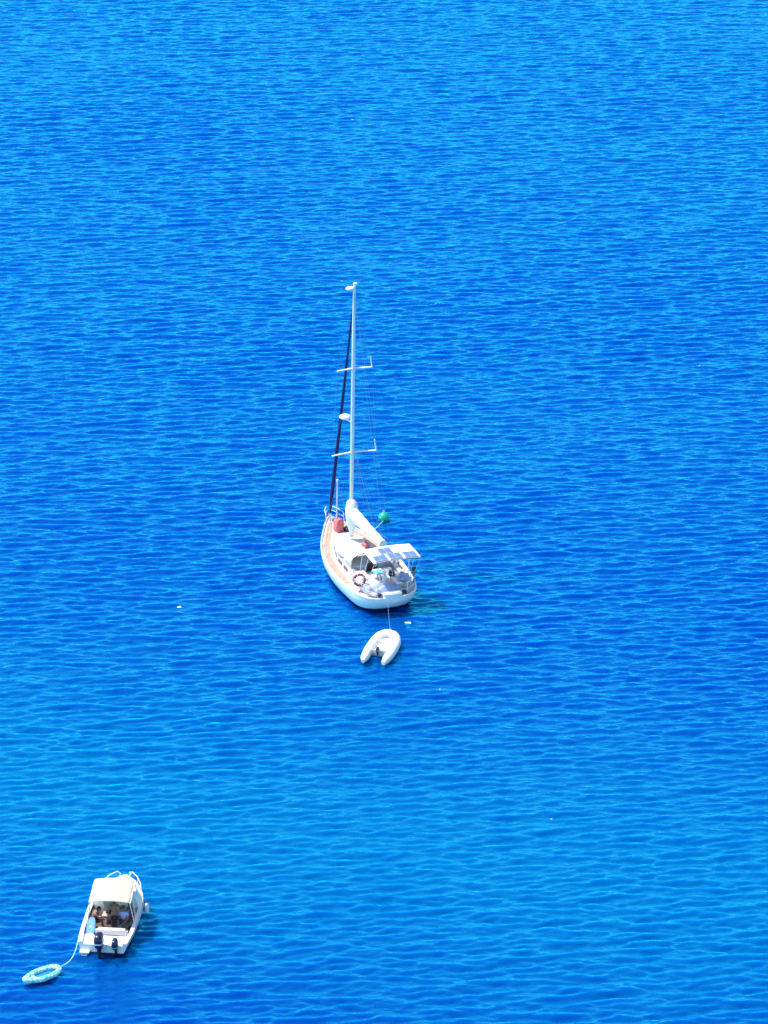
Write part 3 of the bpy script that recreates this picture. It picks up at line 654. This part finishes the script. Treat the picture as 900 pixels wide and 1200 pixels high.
# ------------------------------------------------------------------ people
def skinmesh(verts, edges, radii, sub=1):
    me = bpy.data.meshes.new('tmp'); me.from_pydata(verts, edges, []); o = bpy.data.objects.new('tmp', me); COL.objects.link(o)
    md = o.modifiers.new('s', 'SKIN'); md.use_smooth_shade = True
    sv = me.skin_vertices[0].data
    for i, r_ in enumerate(radii):
        sv[i].radius = r_ if isinstance(r_, tuple) else (r_, r_)
    sv[0].use_root = True
    if sub: o.modifiers.new('d', 'SUBSURF').levels = sub
    dg = bpy.context.evaluated_depsgraph_get(); dg.update()
    m2 = bpy.data.meshes.new_from_object(o.evaluated_get(dg)); vs = [v.co[:] for v in m2.vertices]; fs = [tuple(p.vertices) for p in m2.polygons]
    bpy.data.objects.remove(o); bpy.data.meshes.remove(m2); return vs, fs
def person(label, loc, rz, J, skin, hair, shirt=None, bottom='shorts', long=False):
    """J: joints pelvis, chest, neck, head and (shoulder, elbow, wrist), (hip, knee, ankle, toe) for each side"""
    root = thing('person', label, 'person', loc, rz, 'people aboard the motorboat')
    P, C, Nk, H = [Vector(J[k]) for k in ('pelvis', 'chest', 'neck', 'head')]
    vs = [P, P.lerp(C, .5), C, Nk, Nk.lerp(H, .6)]; ed = [(0, 1), (1, 2), (2, 3), (3, 4)]; rd = [(.15, .11), (.135, .10), (.16, .105), (.06, .06), (.05, .06)]
    for s in ('l', 'r'):
        sh, el, wr = [Vector(J[k + s]) for k in ('sh', 'el', 'wr')]; hp, kn, an, to = [Vector(J[k + s]) for k in ('hip', 'kn', 'an', 'to')]
        b = len(vs); vs += [sh, el, wr, wr + (wr - el).normalized() * .08]; ed += [(2, b), (b, b + 1), (b + 1, b + 2), (b + 2, b + 3)]; rd += [.06, .045, .03, (.042, .02)]
        b = len(vs); vs += [hp, kn, an, to]; ed += [(0, b), (b, b + 1), (b + 1, b + 2), (b + 2, b + 3)]; rd += [.085, .06, .042, (.045, .03)]
    g = G(); g.add(*skinmesh([v[:] for v in vs], ed, rd))
    g.sphere(H, (.075, .095, .115), 16, 12)
    f = Vector(J.get('face', (0, 1, 0))).normalized(); sd = f.cross(Vector((0, 0, 1))).normalized()
    g.sphere(H + f * .095 + Vector((0, 0, -.01)), (.016, .02, .025), 8, 6)
    for s in (-1, 1):
        g.sphere(H + sd * s * .078, (.014, .02, .03), 8, 6)
        k = 'l' if s < 0 else 'r'; wr, el = Vector(J['wr' + k]), Vector(J['el' + k]); d = (wr - el).normalized(); a = d.orthogonal().normalized(); n = d.cross(a)
        for q in range(4):
            base = wr + d * .07 + a * (q - 1.5) * .019; ln = (.07, .085, .08, .06)[q]
            g.tube([base, base + d * ln * .6 + n * .006, base + d * ln + n * .02], [.009, .008, .006], 6)
        tb = wr + d * .03 + a * .035; g.tube([tb, tb + a * .03 + d * .03, tb + a * .035 + d * .06], [.011, .009, .007], 6)
    body = g.obj('body', skin, root, 60)
    for s in (-1, 1):
        g = G(); g.sphere(H + f * .083 + sd * s * .03 + Vector((0, 0, .012)), .012, 8, 6); g.obj('eye', 'black', body)
    g = G(); g.sphere(H - f * .012 + Vector((0, 0, .018)), (.086, .104, .118), 16, 8, 0, .52); g.sphere(H - f * .05 + Vector((0, 0, -.02)), (.07, .07, .10), 12, 8); g.obj('hair', hair, root, 60)
    if shirt:
        v = [P.lerp(C, .12), P.lerp(C, .55), C, C.lerp(Nk, .6)]; e = [(0, 1), (1, 2), (2, 3)]; r_ = [(.175, .13), (.155, .12), (.18, .125), (.09, .085)]
        for s in ('l', 'r'):
            sh, el = Vector(J['sh' + s]), Vector(J['el' + s]); b = len(v); v += [sh, sh.lerp(el, .65)]; e += [(2, b), (b, b + 1)]; r_ += [.078, .068]
        g = G(); g.add(*skinmesh([x[:] for x in v], e, r_)); g.obj('shirt', shirt, root, 60)
    v = [P.lerp(C, .18), P]; e = [(0, 1)]; r_ = [(.162, .122), (.168, .13)]
    for s in ('l', 'r'):
        hp, kn, an = Vector(J['hip' + s]), Vector(J['kn' + s]), Vector(J['an' + s]); b = len(v)
        if long: v += [hp, kn, kn.lerp(an, .9)]; e += [(1, b), (b, b + 1), (b + 1, b + 2)]; r_ += [.10, .078, .06]
        else: v += [hp, hp.lerp(kn, .75)]; e += [(1, b), (b, b + 1)]; r_ += [.105, .09]
    g = G(); g.add(*skinmesh([x[:] for x in v], e, r_)); g.obj('trousers' if long else 'shorts', bottom, root, 60)
    return root
# local frames: person faces +Y, z up from the cockpit floor
STAND = dict(pelvis=(0, 0, .92), chest=(0, .02, 1.28), neck=(0, .02, 1.45), head=(0, .05, 1.58), shl=(-.19, 0, 1.36), ell=(-.27, .02, 1.08), wrl=(-.25, .16, .88), shr=(.19, 0, 1.36), elr=(.27, .03, 1.09), wrr=(.2, .22, .98), hipl=(-.1, 0, .86), knl=(-.11, .03, .47), anl=(-.12, 0, .08), tol=(-.13, .14, .035), hipr=(.1, 0, .86), knr=(.11, .03, .47), anr=(.12, 0, .08), tor=(.13, .14, .035))
SIT = dict(pelvis=(0, 0, .50), chest=(0, .05, .86), neck=(0, .06, 1.02), head=(0, .10, 1.15), shl=(-.18, .04, .94), ell=(-.25, .14, .68), wrl=(-.14, .36, .60), shr=(.18, .04, .94), elr=(.25, .14, .68), wrr=(.14, .36, .60), hipl=(-.1, .06, .48), knl=(-.14, .44, .50), anl=(-.14, .46, .09), tol=(-.15, .60, .04), hipr=(.1, .06, .48), knr=(.14, .44, .50), anr=(.14, .46, .09), tor=(.15, .60, .04))
LEAN = dict(SIT, chest=(0, .16, .82), neck=(0, .24, .95), head=(0, .32, 1.05), shl=(-.18, .14, .90), shr=(.18, .14, .90), ell=(-.24, .3, .66), elr=(.24, .3, .66), wrl=(-.12, .46, .56), wrr=(.12, .46, .56))
person('dark haired tanned person in dark shorts leaning forward on the port side of the motorboat', bw(-.82, -.95, .18), BR + R(-75), LEAN, 'skin', 'hair')
person('dark haired bare-backed person in black shorts standing mid-cockpit on the motorboat', bw(.22, -1.02, .18), BR + R(12), STAND, 'skin2', 'hair')
person('person in light blue shirt and blue trousers sitting to the right in the motorboat cockpit', bw(.60, -.78, .18), BR + R(172), SIT, 'skin', 'hairb', 'bshirt', 'trousers', True)
person('tanned person sitting against the starboard side of the motorboat beside the canopy edge', bw(.88, -.32, .18), BR + R(120), SIT, 'skin2', 'hairb', None, 'maroon')
for s, y in ((-1, -.95), (1, -.35)):
    g = G(); g.box((s * .90, y, .40), (.26, .7, .10), .03); g.box((s * .93, y, .27), (.18, .6, .18), .02); g.obj('side_seat', 'beige', boat)
g = G(); g.box((.60, -.70, .36), (.44, .36, .12), .03); g.tube([(.60, -.7, .18), (.60, -.7, .34)], .06, 8); g.obj('passenger_seat', 'beige', boat)

# ------------------------------------------------------------------ raft
RC = (-15.02, 149.15, .06); RRZ = R(-51); rw = place(RC, RRZ)
raft = thing('inflatable_raft', 'small turquoise and white patterned inflatable raft tied behind the motorboat', 'raft', RC, RRZ)
pts = []; n = 36
for i in range(n):
    a = 2 * math.pi * i / n; c, s_ = math.cos(a), math.sin(a)
    yy = .82 * s_; xx = .36 * math.copysign(abs(c)**.8, c) * (1 if s_ > 0 else (1 - .45 * (-s_)**3))
    if s_ < -.8: yy -= .12 * (-s_ - .8) / .2
    pts.append((xx, yy, .12 + .10 * max(0, -s_ - .5) + .04 * max(0, s_ - .5)))
g = G(); g.tube(pts, .125, 12, True); rt = g.obj('inflatable_tube', 'raft', raft, 60)
g = G(); g.tube([(x * 1.02, y * 1.01, z + .09) for x, y, z in pts], .05, 8, True); g.obj('tube_ridge', 'raft', rt, 60)
g = G(); g.add([(x * .8, y * .85, .06) for x, y, z in pts] + [(0, 0, .04)], [(i, (i + 1) % n, n) for i in range(n)]); fl = g.obj('floor', 'raftfloor', raft); md = fl.modifiers.new('thick', 'SOLIDIFY'); md.thickness = .03
g = G(); g.tube([(-.3, -.45, .13), (0, -.47, .14), (.3, -.45, .13)], .08, 10); g.obj('seat', 'raft', raft, 60)
a = Vector(bw(-1.12, -2.75, .55)); b = Vector(rw(0, .96, .16)); pts = []
for i in range(13):
    t = i / 12; p = a.lerp(b, t); p.z = max(a.z * (1 - t)**2.4 + b.z * t, .04); d = math.sin(math.pi * t); p.x += .10 * d; p.y -= .10 * d; pts.append(p)
g = G(); g.tube(pts, .022, 7); tag(g.obj('tow_rope', 'rope'), 'pale rope curving from the motorboat stern to the turquoise raft', 'rope')

# ------------------------------------------------------------------ white flecks standing in for sun glints
rf = random.Random(3); g = G()
spots = [(-10.91, 188.2, .09), (1.26, 186.2, .08)]
while len(spots) < 9:
    y = rf.uniform(140, 300); spots.append((rf.uniform(-.2, .2) * y * .9, y, rf.uniform(.02, .045)))
for x, y, r_ in spots:
    n = 9; el = rf.uniform(1.2, 2.4); ring = []
    for k in range(n):
        a = 2 * math.pi * k / n; q = r_ * rf.uniform(.6, 1.2); px, py = x + q * math.cos(a) * el, y + q * math.sin(a); ring.append((px, py, wz(px, py) + .015))
    g.add(ring + [(p[0], p[1], p[2] + r_ * .35) for p in [(x + (px - x) * .4, y + (py - y) * .4, pz) for px, py, pz in ring]], [(k, (k + 1) % n, n + (k + 1) % n, n + k) for k in range(n)] + [tuple(range(n, 2 * n))])
o = g.obj('glint_flecks', 'glint'); o['kind'] = 'stuff'; o['label'] = 'tiny white flecks modelled as sun glints, plus one floating speck, on the blue sea'

# ------------------------------------------------------------------ camera, light
cam = bpy.data.cameras.new('camera'); co = bpy.data.objects.new('camera', cam); COL.objects.link(co)
cam.sensor_fit = 'VERTICAL'; cam.sensor_height = 24; cam.lens = 12 / math.tan(R(7.5)); cam.clip_start = 1; cam.clip_end = 20000
co.location = (0, 0, 86.6); co.rotation_euler = (R(90 - 23.31), 0, 0); scn.camera = co
SD = Vector((-.96, .15, 0)).normalized(); EL = R(62)
sv = Vector((SD.x * math.cos(EL), SD.y * math.cos(EL), math.sin(EL)))
sun = bpy.data.lights.new('sun', 'SUN'); sun.energy = 4.2; sun.angle = R(.53); sun.color = (1, .96, .90)
so = bpy.data.objects.new('sun', sun); COL.objects.link(so); so.rotation_euler = (-sv).to_track_quat('-Z', 'Y').to_euler(); so.location = (-60, 260, 200)
w = bpy.data.worlds.new('World'); scn.world = w; w.use_nodes = True; nt = w.node_tree
sky = nt.nodes.new('ShaderNodeTexSky'); sky.sky_type = 'NISHITA'; sky.sun_disc = False; sky.sun_elevation = EL; sky.sun_rotation = math.atan2(SD.x, SD.y)
bg = nt.nodes['Background']; bg.inputs['Strength'].default_value = .15; nt.links.new(sky.outputs[0], bg.inputs[0])
vs = scn.view_settings; vs.view_transform = 'Standard'; vs.look = 'None'; vs.gamma = 1; vs.exposure = .6; vs.use_curve_mapping = False
